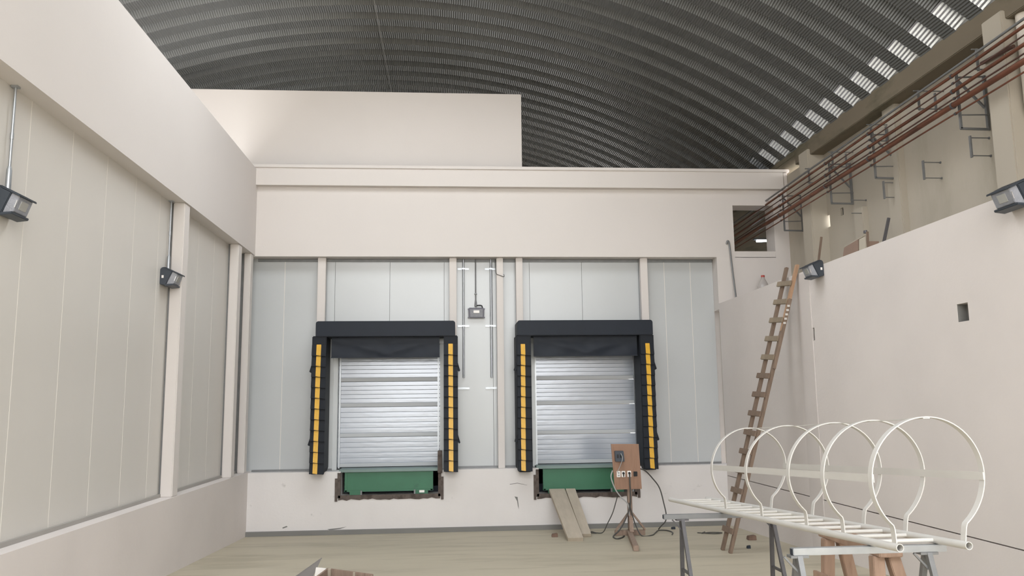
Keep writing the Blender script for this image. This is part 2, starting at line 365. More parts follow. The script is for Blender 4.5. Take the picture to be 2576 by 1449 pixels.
for k in range(-13, 44):      # an open roof light (middle of the vault) lies over the bays in front of the back wall
    o = inst('roof_panel', rshorter if 2 <= k < 6 else rshort if 6 <= k < 8 else rme, (AC[0], Y0+k*PITCH, AC[1]+AR), ceil)
    if 2 <= k < 8: inst('roof_panel', rleft, (AC[0], Y0+k*PITCH, AC[1]+AR), ceil)  # unseen panels added on the left to keep light off the parapet's end
    if 0 <= k < 15: inst('panel_end_glint', eme, (AC[0], Y0+k*PITCH, AC[1]+AR), o)
ap = AC[1]+AR
mb = MB(); mb.tube([(-1.43, Y0+.1, ap-.02), (-1.44, 14, ap-.035), (-1.43, 22, ap-.03)], .006, 6); tag(mk('wire', mb, cablew), 'thin pale wire running along the crown of the arched roof', 'wire')

# ------------------------------------------------------------------ dock doors
def door(name, x0, x1, zt=1.25, zb=-1.225):
    y = PY+.2
    dr = bpy.data.objects.new(name, None); dr.location = ((x0+x1)/2, y, zb+ZO); link(dr); dr['kind'] = 'structure'
    edges = [zb+.02, -.61, -.01, .5, 1.0, 1.5]
    for a, b in zip(edges[:-1], edges[1:]):
        P = [(y+.05, a), (y, a+.003), (y, a+.075), (y+.004, a+.078)]
        h = (b-a-.085)/5
        for i in range(5):
            z = a+.082+i*h
            P += [(y-.0015, z+.004), (y-.0018, z+h*.5), (y-.0015, z+h-.008), (y+.003, z+h-.002)]
        P += [(y, b-.003), (y+.05, b-.003)]
        mb = MB(); mb.prism(P, 'x', x0, x1); mk('door_section', mb, doorm, dr)
        mb = MB(); mb.box(x0+.095, x1-.14, y-.003, y+.02, a+.004, a+.074); mk('joint_strip', mb, doorflat, dr)
    mb = MB(); mb.box(x0-.02, x1+.02, y-.005, y+.05, zb-.03, zb+.02); mk('bottom_seal', mb, rubber, dr)
    for xa, xb in ((x0-.02, x0+.085), (x1-.085, x1+.02)):
        mb = MB(); mb.box(xa, xb, y-.17, y-.02, zb-.02, zt); j = mk('jamb', mb, jambm, dr, bevel=.006)
    for xa in (x0+.10, x1-.135):
        mb = MB(); mb.box(xa, xa+.03, y-.035, y-.012, zb, zt); mk('door_track', mb, galv, dr)
door('door_1', -2.33, -.11); door('door_2', 1.66, 3.97)

# ------------------------------------------------------------------ dock shelters
FY = 16.13
def flap_mesh(w, h, t0, t1, m, name):
    mb = MB(); mb.hexa([(-w/2, -t1, -h), (w/2, -t1, -h), (w/2, .03, -h), (-w/2, .03, -h), (-w/2, -t0, 0), (w/2, -t0, 0), (w/2, .03, 0), (-w/2, .03, 0)])
    mb.v[0].z += .008; mb.v[1].z -= .006
    return mesh_of(mb, name, m, .004)
fl_me = flap_mesh(.275, .222, .004, .042, vinyl, 'flap'); st_me = flap_mesh(.088, .216, .010, .047, yellow, 'guide_stripe')
def shelter(pads, hx0, hx1, cx0, cx1, label, dz):
    sh = thing('dock_shelter', label, 'dock shelter', ((hx0+hx1)/2, PY, -1.3))
    for px0, px1, sx, side in pads:
        w = px1-px0
        mb = MB(); z0 = -1.275+dz; z1 = 1.37
        mb.prism([(px0, z1), (px1, z1), (px1, z0+.1), (px1-.03, z0), (px0+.02, z0), (px0, z0+.1)], 'y', FY, PY)
        pad = mk('side_pad', mb, vinyl, sh, bevel=.015)
        for k in range(12):
            z = 1.20-k*.2045+dz*.5
            o = inst('flap', fl_me, ((px0+px1)/2, FY+.0, z), pad); o.rotation_euler.z = random.uniform(-.02, .02)
            inst('guide_stripe', st_me, (sx+(-.012 if side < 0 else .004)*k/6, FY-.002, z+.004), pad)
        for zt in (.83, -.57):
            xo = px0 if side < 0 else px1
            mb = MB(); mb.prism([(xo, zt), (xo+side*.045, zt-.15), (xo+side*.02, zt-.17), (xo, zt-.14)], 'y', FY+.02, FY+.2); mk('side_tab', mb, vinyl, pad)
    # head pad with rounded top corners
    r = .05; zt = 1.66; zb = 1.355
    P = [(hx0, zb), (hx1, zb)]+arc((hx1-r, zt-r), r, 0, PI/2, 5)+arc((hx0+r, zt-r), r, PI/2, PI, 5)
    mb = MB(); mb.prism(P, 'y', FY-.03, PY); mk('head_pad', mb, vinyl2, sh, bevel=.012)
    # hanging curtain with folds
    nx, nz = 44, 14; vs = []; fs = []
    for j in range(nz+1):
        v = j/nz
        for i in range(nx+1):
            u = i/nx
            s1 = math.exp(-((v-.15-1.5*abs(u)**1.0*.9)/.10)**2)*(u < .55); s2 = math.exp(-((v-.15-1.5*(1-u)*.9)/.10)**2)*(u > .45)
            d = .004*s1+.004*s2+.006*math.sin(PI*u)*math.sin(9*v-5*(1-abs(2*u-1)))+.007*math.sin(u*19+v*4)*v+.006*math.sin(u*41-v*7)*v*(1-v)
            vs.append((cx0+(cx1-cx0)*u, FY+.12-d, 1.37-(1.37-.95)*v))
    for j in range(nz):
        for i in range(nx):
            k = j*(nx+1)+i; fs.append((k, k+1, k+nx+2, k+nx+1))
    b = len(vs); vs += [(x, y+.012, z) for x, y, z in vs]; fs += [tuple(q+b for q in f[::-1]) for f in fs]
    bot = [nz*(nx+1)+i for i in range(nx+1)]
    for i in range(nx): fs.append((bot[i+1], bot[i], bot[i]+b, bot[i+1]+b))
    mb = MB(); mb.add(vs, fs); mk('head_curtain', mb, vinyl2, sh, smooth=True)
    mb = MB(); mb.box(cx0, cx1, FY+.085, FY+.13, .945, .965); mk('curtain_hem', mb, vinyl2, sh)
    return sh
shelter([(-2.672, -2.396, -2.538, -1), (-.115, .163, .021, 1)], -2.606, .112, -2.315, -.198, 'black padded dock shelter with yellow stripes around the left loading door', 0)
shelter([(1.322, 1.616, 1.453, -1), (3.812, 4.102, 3.966, 1)], 1.345, 4.085, 1.676, 3.782, 'black padded dock shelter with yellow stripes around the right loading door, behind the socket board', -.03)

# ------------------------------------------------------------------ dock levellers
def leveller(x0, x1, z0, gx0, gx1, label, plate=True):
    lv = thing('dock_leveller', label, 'dock leveller', ((x0+x1)/2, D, z0))
    mb = MB(); mb.box(gx0, gx1, D+.10, D+.14, z0+.065, -1.272); mk('lip_plate', mb, green, lv, bevel=.006)
    mb = MB(); mb.box(x0-.04, x1+.05, D+.04, 17.2, -1.272, -1.215); mk('deck', mb, greengrey, lv, bevel=.006)
    for s in (gx0+.03, gx1-.03):
        mb = MB(); mb.box(s-.02, s+.02, D+.085, D+.1, z0+.07, -1.28); mk('edge_rib', mb, green, lv)
    mb = MB(); mb.box(gx0, gx1, D+.085, D+.102, z0+.066, z0+.095); mk('lower_rib', mb, green, lv)
    for a, b in ((gx0+.1, gx0+.33), (gx1-.36, gx1-.1)):
        mb = MB(); mb.box(a, b, D+.09, D+.13, z0, z0+.07); f = mk('foot_block', mb, green, lv, bevel=.004)
        e = b if a < (x0+x1)/2 else a
        mb = MB(); mb.box(e-.015, e+.015, D+.06, D+.12, z0+.005, z0+.09); mk('lug', mb, galvdull, f)
    if plate:
        mb = MB(); mb.box(gx1-.27, gx1-.17, D+.082, D+.09, z0+.03, z0+.075); mk('name_plate', mb, whiteplate, lv, label='small pale plate on the right foot block')
    # steel pit frame, rough where the plaster has broken away
    for xa in (x0-.06, x1):
        mb = MB(); mb.box(xa, xa+.06, D-.012, D+.05, z0-.04, -1.275); mk('frame_upright', mb, rustframe, lv)
        mb = MB(); xb = x0-.105 if xa < x0 else x1+.055
        mb.box(xb, xb+.05, D-.02, D+.01, z0-.1, -1.38); mk('edge_angle', mb, rustframe, lv)
    mb = MB(); n = 24
    lo = [(x0-.04+(x1-x0+.08)*i/n, z0-.055-random.uniform(0, .035)) for i in range(n+1)]
    mb.prism([(x0-.04, z0+.012), *lo, (x1+.04, z0+.012)], 'y', D-.012, D+.05); mk('frame_sill', mb, rustframe, lv)
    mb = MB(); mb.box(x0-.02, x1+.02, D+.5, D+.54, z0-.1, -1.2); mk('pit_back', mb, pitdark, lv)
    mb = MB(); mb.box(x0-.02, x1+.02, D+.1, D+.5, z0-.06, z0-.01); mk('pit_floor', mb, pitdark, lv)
    return lv
lv = leveller(-2.113, -.225, -1.715, -2.05, -.325, 'green steel dock leveller in the pit below the left loading door')
mb = MB(); mb.box(-.235, -.145, D-.06, D+.02, -1.31, -.875); tag(mk('rubber_bumper', mb, rustframe, bevel=.008), 'dark brown upright bumper plate at the right foot of the left loading door', 'bumper')
leveller(1.757, 3.675, -1.76, 1.85, 3.58, 'green steel dock leveller below the right loading door, partly behind the socket board', False)

# ------------------------------------------------------------------ conduits and floodlight on the back wall
def strut(x0, x1, z):
    mb = MB(); y = PY
    n = 6; w = (x1-x0)/n
    mb.box(x0, x1, y-.018, y, z-.02, z+.02)
    for k in range(n): mb.box(x0+w*(k+.2), x0+w*(k+.8), y-.024, y-.017, z-.011, z+.011)
    return mb
for cx, nm in ((.288, 'left'), (.855, 'right')):
    cd = thing('conduit', 'grey steel conduit on the back wall to the %s of the small floodlight' % nm, 'conduit', (cx, PY, .55))
    mb = MB(); mb.tube([(cx, PY-.05, .55), (cx, PY-.05, 2.99)], .021, 12); mk('pipe', mb, galv, cd, smooth=True)
    for z in (2.79, 1.605):
        mk('strut_channel', strut(cx-.12, cx+.115, z), galv, cd)
        mb = MB(); mb.box(cx-.03, cx+.03, PY-.078, PY-.02, z-.016, z+.016); mk('pipe_clamp', mb, galv, cd, bevel=.006)
    mb = strut(cx-.125, cx+.115, .337); mb.box(cx-.02, cx+.02, PY-.05, PY-.018, .33, .35)
    tag(mk('strut_channel', mb, galv), 'short galvanised strut channel without a pipe below the %s back wall conduit' % nm, 'bracket')
fx, fz0 = .55, 1.76
fl = thing('floodlight', 'small grey rectangular floodlight hanging from a thin conduit between the dock doors', 'lamp', (fx, PY, fz0))
mb = MB(); mb.hexa([(fx-.16, PY-.10, 1.76), (fx+.16, PY-.10, 1.76), (fx+.15, PY-.02, 1.79), (fx-.15, PY-.02, 1.79), (fx-.165, PY-.135, 1.96), (fx+.165, PY-.135, 1.96), (fx+.15, PY-.03, 1.985), (fx-.15, PY-.03, 1.985)])
mk('housing', mb, greylamp, fl, bevel=.012)
mb = MB(); mb.hexa([(fx-.125, PY-.108, 1.785), (fx+.125, PY-.108, 1.785), (fx+.12, PY-.09, 1.79), (fx-.12, PY-.09, 1.79), (fx-.13, PY-.139, 1.94), (fx+.13, PY-.139, 1.94), (fx+.12, PY-.11, 1.94), (fx-.12, PY-.11, 1.94)])
mk('lens', mb, glass, fl)
mb = MB(); mb.box(fx-.06, fx+.06, PY-.14, PY-.12, 1.86, 1.915); mk('led_window', mb, whiteplate, fl, bevel=.004)
for sx_ in (-1, 1):
    for z in (1.775, 1.95):
        mb = MB(); mb.tube([(fx+sx_*.165, PY-.12, z), (fx+sx_*.165, PY-.05, z)], .012, 8); mk('corner_screw', mb, greylamp, fl)
mb = MB(); mb.tube(spline([(fx-.01, PY-.045, 2.02), (fx+.05, PY-.05, 2.03), (fx+.11, PY-.055, 2.02), (fx+.125, PY-.06, 1.975)], 5), .012, 8); mk('lead', mb, blackplug, fl, smooth=True)
mb = MB(); mb.tube([(fx-.01, PY-.045, 2.005), (fx-.01, PY-.045, 2.03), (fx-.01, PY-.045, 2.10), (fx-.01, PY-.045, 2.14)], [.026, .026, .02, .013], 10); mk('fitting', mb, galvdull, fl, smooth=True)
mb = MB(); mb.tube([(fx-.01, PY-.045, 2.13), (fx-.01, PY-.045, 2.99)], .012, 8); mk('conduit_stem', mb, galvdull, fl, smooth=True)
mb = MB(); mb.box(fx-.035, fx+.015, PY-.06, PY, 2.26, 2.28); mk('stem_clip', mb, galvdull, fl)
mb = MB(); mb.tube(spline([(.945, D+.21, 2.98), (.945, D+.10, 2.75), (.96, D+.085, 2.66), (1.03, D+.09, 2.63), (1.115, D+.09, 2.60), (1.12, D+.16, 2.66)], 5), .006, 6)
tag(mk('wire', mb, cablem), 'thin dark wire slung around the top of the white post beside the floodlight', 'wire')

# ------------------------------------------------------------------ wall packs
def wallpack(xw, yc, zc, side, label, s=1.0, sticker=False, wy=.30, su=.76):
    """side=+1: lamp points to +x (left wall), -1: to -x (right wall)"""
    wp = thing('wall_light', label, 'lamp', (xw, yc, zc-.13*s), 'wall pack lights')
    X = lambda u: xw+side*u*su
    h = wy*s/2
    mb = MB(); mb.prism([(X(u), zc+v*s) for u, v in [(0, -.12), (0, .10), (.03, .13), (.09, .13), (.215, .082), (.10, -.135)]], 'y', yc-h, yc+h); mk('housing', mb, bronze, wp, bevel=.006)
    mb = MB(); mb.prism([(X(.06), zc+.136*s), (X(.31), zc+.045*s), (X(.31), zc+.025*s), (X(.10), zc+.10*s)], 'y', yc-h-.004, yc+h+.004); mk('hood', mb, bronze, wp, bevel=.004)
    # prismatic lens: wedge bulging outward below the hood
    q = h-.018
    mb = MB(); P = [(.19, .075), (.288, .032), (.225, -.105), (.105, -.125)]
    Q = [(X(u), zc+v*s) for u, v in P]; n = len(Q)
    vs = [(x, yc-q*(1 if i in (0, 3) else .88), z) for i, (x, z) in enumerate(Q)]+[(x, yc+q*(1 if i in (0, 3) else .88), z) for i, (x, z) in enumerate(Q)]
    mb.add(vs, [tuple(range(n))[::-1], tuple(range(n, 2*n))]+[(i, (i+1) % n, n+(i+1) % n, n+i) for i in range(n)]); mk('lens', mb, glass, wp, bevel=.004)
    a, b = (.276, .002), (.240, -.075)
    mb = MB(); mb.hexa([(X(a[0]+e), yc+f_, zc+a[1]*s) for e, f_ in ((.004, -.06), (.004, .06), (-.01, .06), (-.01, -.06))]+[(X(b[0]+e), yc+f_, zc+b[1]*s) for e, f_ in ((.004, -.06), (.004, .06), (-.01, .06), (-.01, -.06))]); mk('lens_window', mb, glassin, wp)
    mb = MB(); mb.bar((X(.262), yc-q*.90, zc+.0*s), (X(.235), yc-q*.90, zc-.07*s), .010, .010, (0, 1, 0)); mk('lens_clip', mb, chrome, wp)
    mb = MB(); mb.prism([(X(.095), zc-.118*s), (X(.232), zc-.112*s), (X(.228), zc-.135*s), (X(.09), zc-.148*s)], 'y', yc-h, yc+h); mk('lower_lip', mb, bronze, wp, bevel=.004)
    if sticker:
        mb = MB(); mb.box(min(X(.03), X(.065)), max(X(.03), X(.065)), yc-h-.003, yc-h+.002, zc-.03*s, zc+.01*s); mk('sticker', mb, whiteplate, wp, label='small white label on the housing side')
    return wp
wallpack(LP, 7.63, 1.89, 1, 'dark wall pack light at the near end of the left wall under a grey conduit', 1.0, True)
wallpack(LP, 11.92, 1.87, 1, 'dark wall pack light on the left wall beside the first white post', .98, True, su=.82)
wallpack(RX, 11.75, 1.96, -1, 'dark wall pack light on the right wall at the top of the wooden ladder', .95, True, su=.8)
wallpack(RX, 7.34, 1.96, -1, 'dark wall pack light on the right wall at the right edge of the view', 1.0, True, wy=.34, su=.8)
for y, zb, nm in ((7.64, 2.03, 'nearest light on the left wall'), (11.985, 2.0, 'light next to the first post of the left wall')):
    cd = thing('conduit', 'thin grey conduit dropping to the %s' % nm, 'conduit', (LP, y, zb))
    mb = MB(); mb.tube([(LP+.04, y, zb+.2), (LP+.04, y, 3.02)], .013, 10); mk('pipe', mb, galv, cd, smooth=True)
    mb = MB(); mb.tube([(LP+.04, y, zb-.02), (LP+.04, y, zb+.17), (LP+.04, y, zb+.21)], [.026, .024, .016], 10); mk('coupling', mb, galv, cd, smooth=True)
    mb = MB(); mb.tube([(LP+.04, y, 2.5), (LP+.04, y, 2.56)], .017, 10); mk('connector', mb, galv, cd, smooth=True)
    mb = MB(); mb.box(LP+.01, LP+.07, y-.03, y+.03, 3.0, 3.02); mk('ceiling_clip', mb, galv, cd)

# ------------------------------------------------------------------ pipes on the upper right wall
def pz(z0, y): return z0-.022*(y-9.2)
PX = 6.735
pipes = [('conduit', 4.375, .017, galvdull, 'grey conduit, topmost of the pipe run on the upper right wall', 0),
         ('copper_pipe', 4.285, .021, copper, 'copper pipe directly below the grey conduit on the upper right wall', 0),
         ('copper_pipe', 4.185, .010, copperdull, 'thin tarnished copper tube, second below the conduit of the pipe run', 0),
         ('copper_pipe', 4.07, .024, copper, 'medium copper pipe in the middle of the pipe run', 0),
         ('copper_pipe', 3.975, .011, copperdull, 'thin tube just above the thickest copper pipe', 0),
         ('copper_pipe', 3.875, .038, copper, 'thickest copper pipe near the bottom of the pipe run', 0),
         ('copper_pipe', 3.765, .012, copper, 'thin reddish copper tube, lowest of the pipe run', 0)]
for nm, z, r, m, lab, _ in pipes:
    mb = MB(); x = PX-r-.022
    mb.tube([(x, y, pz(z, y)+.004*math.sin(y*1.7+z*9)) for y in [7+.75*i for i in range(25)]], r, 12)
    o = mk(nm, mb, m, smooth=True); tag(o, lab, 'pipe', 'pipe run on the upper right wall')
mb = MB(); mb.tube([(PX+.07, 8.85, 4.215), (PX+.07, 9.45, 4.255)], .024, 10); tag(mk('copper_pipe', mb, copperdull, smooth=True), 'short capped copper stub beside the near pillar in the pipe run', 'pipe')
def rack(y, label, w=.05):
    rk = thing('pipe_bracket', label, 'bracket', (6.75, y, 3.55), 'large pipe brackets')
    s = pz(0, y)
    mb = MB(); mb.bar((6.76, y, 3.56+s), (6.76, y, 4.32+s), .028, .028, (0, 1, 0)); mk('front_post', mb, galvdull, rk)
    mb = MB(); mb.bar((UX-.02, y, 3.56+s), (UX-.02, y, 4.30+s), .04, .03, (0, 1, 0)); mk('wall_post', mb, galvdull, rk)
    mb = MB(); mb.bar((6.75, y, 3.56+s), (UX, y, 3.555+s), .028, .028, (0, 1, 0)); mk('lower_arm', mb, galvdull, rk)
    mb = MB(); mb.bar((6.77, y-.02, 3.74+s), (UX, y-.02, 3.75+s), .014, .014, (0, 1, 0)); mk('rod', mb, galvdull, rk)
    mb = MB(); mb.bar((6.77, y, 4.27+s), (UX, y, 4.29+s), .018, .018, (0, 1, 0)); mk('upper_arm', mb, galvdull, rk)
    mb = MB(); mb.bar((6.77, y+.02, 4.25+s), (UX-.03, y+.02, 3.86+s), .035, .02, (0, 1, 0)); mk('brace', mb, galvdull, rk)
    for _, z, r, m, _, _ in pipes[1:]:
        mb = MB(); mb.tube([(PX-r-.022, y-.015, pz(z, y)), (PX-r-.022, y+.015, pz(z, y))], r+.008, 12); mk('pipe_clamp', mb, darksteel, rk)
rack(9.9, 'large pipe bracket on the upper right wall behind the near pillar')
rack(12.1, 'large pipe bracket on the upper right wall, second from the near pillar')
rack(13.62, 'large pipe bracket on the upper right wall above the small bright slot')
rack(15.68, 'large pipe bracket beside the wall opening at the far corner')
for y, nm in ((9.47, 'in front of the near pillar'), (10.8, 'between the first and second large brackets'), (12.15, 'beside the second large bracket'), (13.5, 'beside the third large bracket'), (14.46, 'on the far pillar')):
    rk = thing('conduit_bracket', 'small square bracket carrying the top conduit %s' % nm, 'bracket', (6.75, y, 4.14), 'small conduit brackets')
    s = pz(0, y)+.05
    x1 = UX if 9.6 < y < 14 else 6.84
    mb = MB(); mb.bar((6.77, y, 4.12+s), (6.77, y, 4.42+s), .02, .03, (0, 1, 0)); mk('front_post', mb, galvdull, rk)
    mb = MB(); mb.bar((6.70, y, 4.41+s), (x1, y, 4.41+s), .014, .014, (0, 1, 0)); mk('upper_arm', mb, galvdull, rk)
    mb = MB(); mb.bar((6.72, y, 4.14+s), (x1, y, 4.14+s), .014, .014, (0, 1, 0)); mk('lower_arm', mb, galvdull, rk)
    if x1 > 7:
        mb = MB(); mb.bar((7.02, y, 4.10+s), (7.02, y, 4.38+s), .035, .02, (0, 1, 0)); mk('rear_post', mb, galvdull, rk)
for y, zt, zb, nm, post in ((9.93, 3.43, 3.185, 'nearest the near pillar', 1), (11.02, 3.425, 3.19, 'second from the near pillar', 1), (12.12, 3.425, 3.185, 'third from the near pillar', 1), (13.18, 3.41, 3.18, 'without a crossbar, above the shelf boxes', 0)):
    rk = thing('wall_bracket', 'empty square wall bracket on the upper right wall, %s' % nm, 'bracket', (UX, y, zb), 'empty wall brackets')
    for z in (zt, zb):
        mb = MB(); mb.tube([(6.88, y, z), (UX, y, z)], .008, 8); mk('arm', mb, galvdull, rk)
        mb = MB(); mb.tube([(UX-.012, y, z), (UX, y, z)], .018, 10); mk('anchor', mb, galvdull, rk)
    if post: mb = MB(); mb.bar((6.89, y, zb-.025), (6.89, y, zt+.025), .035, .02, (0, 1, 0)); mk('crossbar', mb, galvdull, rk)
# drain pipe at the near pillar
mb = MB(); mb.tube([(7.04, 8.93, 4.8), (7.04, 8.93, 3.55)]+[(7.04+.13*(1-math.cos(a)), 8.93-.0, 3.55-.16*math.sin(a)) for a in [PI/2*i/6 for i in range(1, 7)]], .095, 16); tag(mk('drain_pipe', mb, pvc, smooth=True), 'thick white drain pipe with an elbow beside the near pillar', 'pipe')

# ------------------------------------------------------------------ things on the shelf over the right wall
cb = thing('cardboard_box', 'flattened brown cardboard box leaning on the shelf of the right wall', 'box', (6.0, 11.4, SH))
mb = MB(); mb.hexa([(5.86, 11.62, SH), (5.86, 11.13, SH), (5.9, 11.13, SH), (5.9, 11.62, SH), (5.9, 11.60, 2.265), (5.9, 11.17, 2.31), (5.94, 11.17, 2.31), (5.94, 11.60, 2.265)]); mk('front_panel', mb, cardboard, cb)
mb = MB(); mb.hexa([(5.87, 11.12, SH), (5.87, 10.94, SH), (5.91, 10.94, SH), (5.91, 11.12, SH), (5.9, 11.14, 2.30), (5.9, 10.97, 2.305), (5.94, 10.97, 2.305), (5.94, 11.14, 2.30)]); mk('side_panel', mb, cardpale, cb)
mb = MB(); mb.hexa([(5.9, 11.62, 2.27), (5.9, 11.05, 2.315), (6.0, 11.05, 2.36), (6.0, 11.65, 2.315), (5.9, 11.62, 2.282), (5.9, 11.05, 2.327), (6.0, 11.05, 2.372), (6.0, 11.65, 2.327)]); mk('top_flap', mb, cardpale, cb)
mb = MB(); mb.box(5.94, 6.1, 10.97, 11.6, SH, 2.24); mk('inner_fold', mb, cardboard, cb)
mb = MB(); mb.bar((5.92, 10.95, SH), (5.92, 10.93, 2.37), .03, .02); tag(mk('scrap_board', mb, woodgrey), 'short dark upright board scrap at the right side of the cardboard box', 'board')
mb = MB(); mb.tube([(5.95, 11.04, 2.372), (5.95, 11.04, 2.41)], [.03, .026], 8); tag(mk('round_lid', mb, darksteel), 'small dark round cap lying on top of the cardboard box', 'cap')
mb = MB(); mb.bar((6.1, 13.0, SH), (6.2, 12.93, 2.71), .03, .03); tag(mk('wooden_stick', mb, woodgrey), 'thin upright wooden stick on the shelf above the wall light by the ladder', 'stick')
mb = MB(); mb.bar((6.05, 10.84, SH), (6.15, 10.75, 2.53), .035, .03); tag(mk('wooden_stick', mb, darksteel), 'dark leaning stick on the shelf to the right of the cardboard box', 'stick')
mb = MB(); mb.tube(spline([(5.79, D-.03, 3.27), (5.80, D-.04, 3.325), (5.83, D-.04, 3.32), (5.842, D-.05, 3.2), (5.86, D-.10, 2.7), (5.89, D-.16, SH)], 6), .018, 8); tag(mk('bent_pipe', mb, galvdull, smooth=True), 'grey bent pipe leaning in the corner beside the wall opening', 'pipe')
jg = thing('plastic_jug', 'translucent plastic jug with a red cap on the right wall shelf', 'jug', (6.42, 16.1, SH))
mb = MB(); mb.tube([(6.42, 16.1, SH), (6.42, 16.1, SH+.01), (6.42, 16.1, 2.33), (6.42, 16.1, 2.42), (6.42, 16.1, 2.50), (6.42, 16.1, 2.53)], [.10, .115, .115, .075, .035, .033], 16); mk('body', mb, plastic, jg, smooth=True)
mb = MB(); mb.tube([(6.42, 16.1, 2.525), (6.42, 16.1, 2.565)], .038, 14); mk('cap', mb, redcap, jg, label='red screw cap')
for i, (x, y, s) in enumerate(((5.75, 15.9, .035), (6.0, 15.6, .03))):
    mb = MB(); mb.hexa([(x-s, y-s*2, SH), (x+s, y-s*1.6, SH), (x+s*1.1, y+s*2, SH), (x-s, y+s*1.4, SH), (x-s*.6, y-s, SH+s*.8), (x+s*.5, y-s, SH+s), (x+s*.5, y+s, SH+s*.7), (x-s*.5, y+s*.9, SH+s*.9)])
    tag(mk('mortar_lump', mb, brickm), ('small dark mortar lump on the shelf edge, %s' % ('nearest the bent pipe', 'farther from the bent pipe')[i]), 'rubble')

# ------------------------------------------------------------------ beyond the wall opening
tl = thing('tube_lamp', 'lit white fluorescent tube lamp seen through the opening in the back wall', 'lamp', (7.3, 18.4, 3.6))
mb = MB(); mb.tube([(7.27, 18.5, 3.765), (8.05, 18.5, 3.80)], .02, 10); mk('tube', mb, tubelit, tl)
mb = MB(); mb.box(7.2, 8.12, 18.46, 18.54, 3.80, 3.85); mk('batten', mb, galvdull, tl)
for x in (7.35, 7.97):
    mb = MB(); mb.tube([(x, 18.5, 3.85), (x, 18.5, 4.58)], .006, 6); mk('hanger_rod', mb, galvdull, tl)
# side bay beyond the corner
mb = MB(); mb.box(7.0, 13, 16.9, 30, 4.62, 4.9); mk('ceiling', mb, beamconc, kind='structure')
mb = MB(); mb.box(13, 13.2, 16.6, 30, -1.3, 3.3); mb.box(7.41, 13.2, 16.62, 16.8, -1.3, 4.75); mb.box(6.9, 13.2, 27, 27.2, -1.3, 4.9); mk('wall_side', mb, plaster_old, kind='structure')  # unseen outer wall stops low, shaped to let daylight into the bay
mb = MB(); mb.box(7.4, 13.2, 16.6, 30, -1.6, -1.26); mk('floor', mb, concrete, kind='structure')

# ------------------------------------------------------------------ wooden ladder
wl_ = thing('wooden_ladder', 'tall weathered wooden ladder leaning against the right wall', 'ladder', (4.29, 12.8, -2.3))
La, Lb = Vector((4.275, 12.98, fz(12.98))), Vector((5.50, 12.90, 1.99)); Ra, Rb = Vector((4.275, 12.625, fz(12.62))), Vector((5.50, 12.505, 1.95))
top = lambda a, b, k: a+(b-a)*k
for a, b, k in ((La, Lb, 1.045), (Ra, Rb, .80)):
    mb = MB(); mb.bar(a, top(a, b, k), .075, .05, (0, 1, 0)); mk('rail', mb, woodgrey, wl_, bevel=.006)
mb = MB(); mb.bar(top(Ra, Rb, .80), top(Ra, Rb, 1.05), .078, .045, (0, 1, 0)); mk('splice_board', mb, woodnew, wl_, bevel=.004, label='fresh pale board extending the right rail')
mb = MB(); mb.bar(top(Ra, Rb, .66)+Vector((.0, -.045, .0)), top(Ra, Rb, .92)+Vector((.0, -.045, .0)), .02, .05, (0, 1, 0)); mk('splice_board', mb, woodgrey, wl_)
for k in range(5):
    q = top(Ra, Rb, .83+.016*k); mb = MB(); mb.box(q.x-.03, q.x+.01, q.y-.062, q.y-.054, q.z-.02, q.z+.012); mk('paint_drip', mb, white_enamel, wl_, label='white paint drip')
dl = (Lb-La).normalized(); nrm = Vector((-dl.z, 0, dl.x)).normalized()
for k in range(14):
    t = (1.90-k*.299+2.307)/(1.99+2.307)
    p = top(La, Lb, t)+nrm*.042; q = top(Ra, Rb, t)+nrm*.042
    u = (p-q).normalized(); p = p+u*(.10+random.uniform(-.01, .015)); q = q-u*.02
    mb = MB(); mb.bar(q+dl*random.uniform(-.008, .008), p, .085, .03, tuple(dl)); mk('rung', mb, woodrung if k < 5 else woodgrey, wl_, bevel=.004)

# ------------------------------------------------------------------ caged steel ladder on trestles
az, tl_ = math.radians(-1.584), math.radians(-2.885)
A_ = Vector((math.sin(az)*math.cos(tl_), math.cos(az)*math.cos(tl_), math.sin(tl_))); Cc = Vector((math.cos(az), -math.sin(az), 0)); N_ = Cc.cross(A_)
N0 = Vector((2.973, 4.974, -.898))
P3 = lambda s, c, n: N0+A_*s+Cc*c+N_*n
cg = thing('caged_ladder', 'white steel ladder with safety cage hoops lying across two trestles', 'ladder', tuple(P3(2.4, 0, 0)))
HW = .2255; RR = .0245
for c in (-HW, HW):
    mb = MB(); mb.tube([P3(0, c, 0), P3(4.82, c, 0)], RR, 20, caps=False); mb.tube([P3(0, c, 0), P3(.12, c, 0)], RR-.004, 20, caps=False)
    n = 20; o = len(mb.v)-80
    for j in range(n): mb.f.append([j, (j+1) % n, 40+(j+1) % n, 40+j]); mb.m.append(0)
    r = mk('rail', mb, white_enamel, cg, smooth=True)
    mb = MB(); mb.tube([P3(.10, c, 0), P3(.105, c, 0)], RR-.004, 16); mk('bore_shade', mb, pitdark, r)  # dark disc painted as the shade inside the hollow rail
    mb = MB(); mb.tube([P3(4.80, c, 0), P3(4.822, c, 0)], RR+.0005, 16); mk('end_cap', mb, white_enamel, r)
rung = None
for k in range(15):
    s = .34+.305*k
    mb = MB(); mb.tube([P3(s, -HW+.018, 0), P3(s, HW-.018, 0)], .0135, 12); mk('rung', mb, white_enamel, cg, smooth=True)
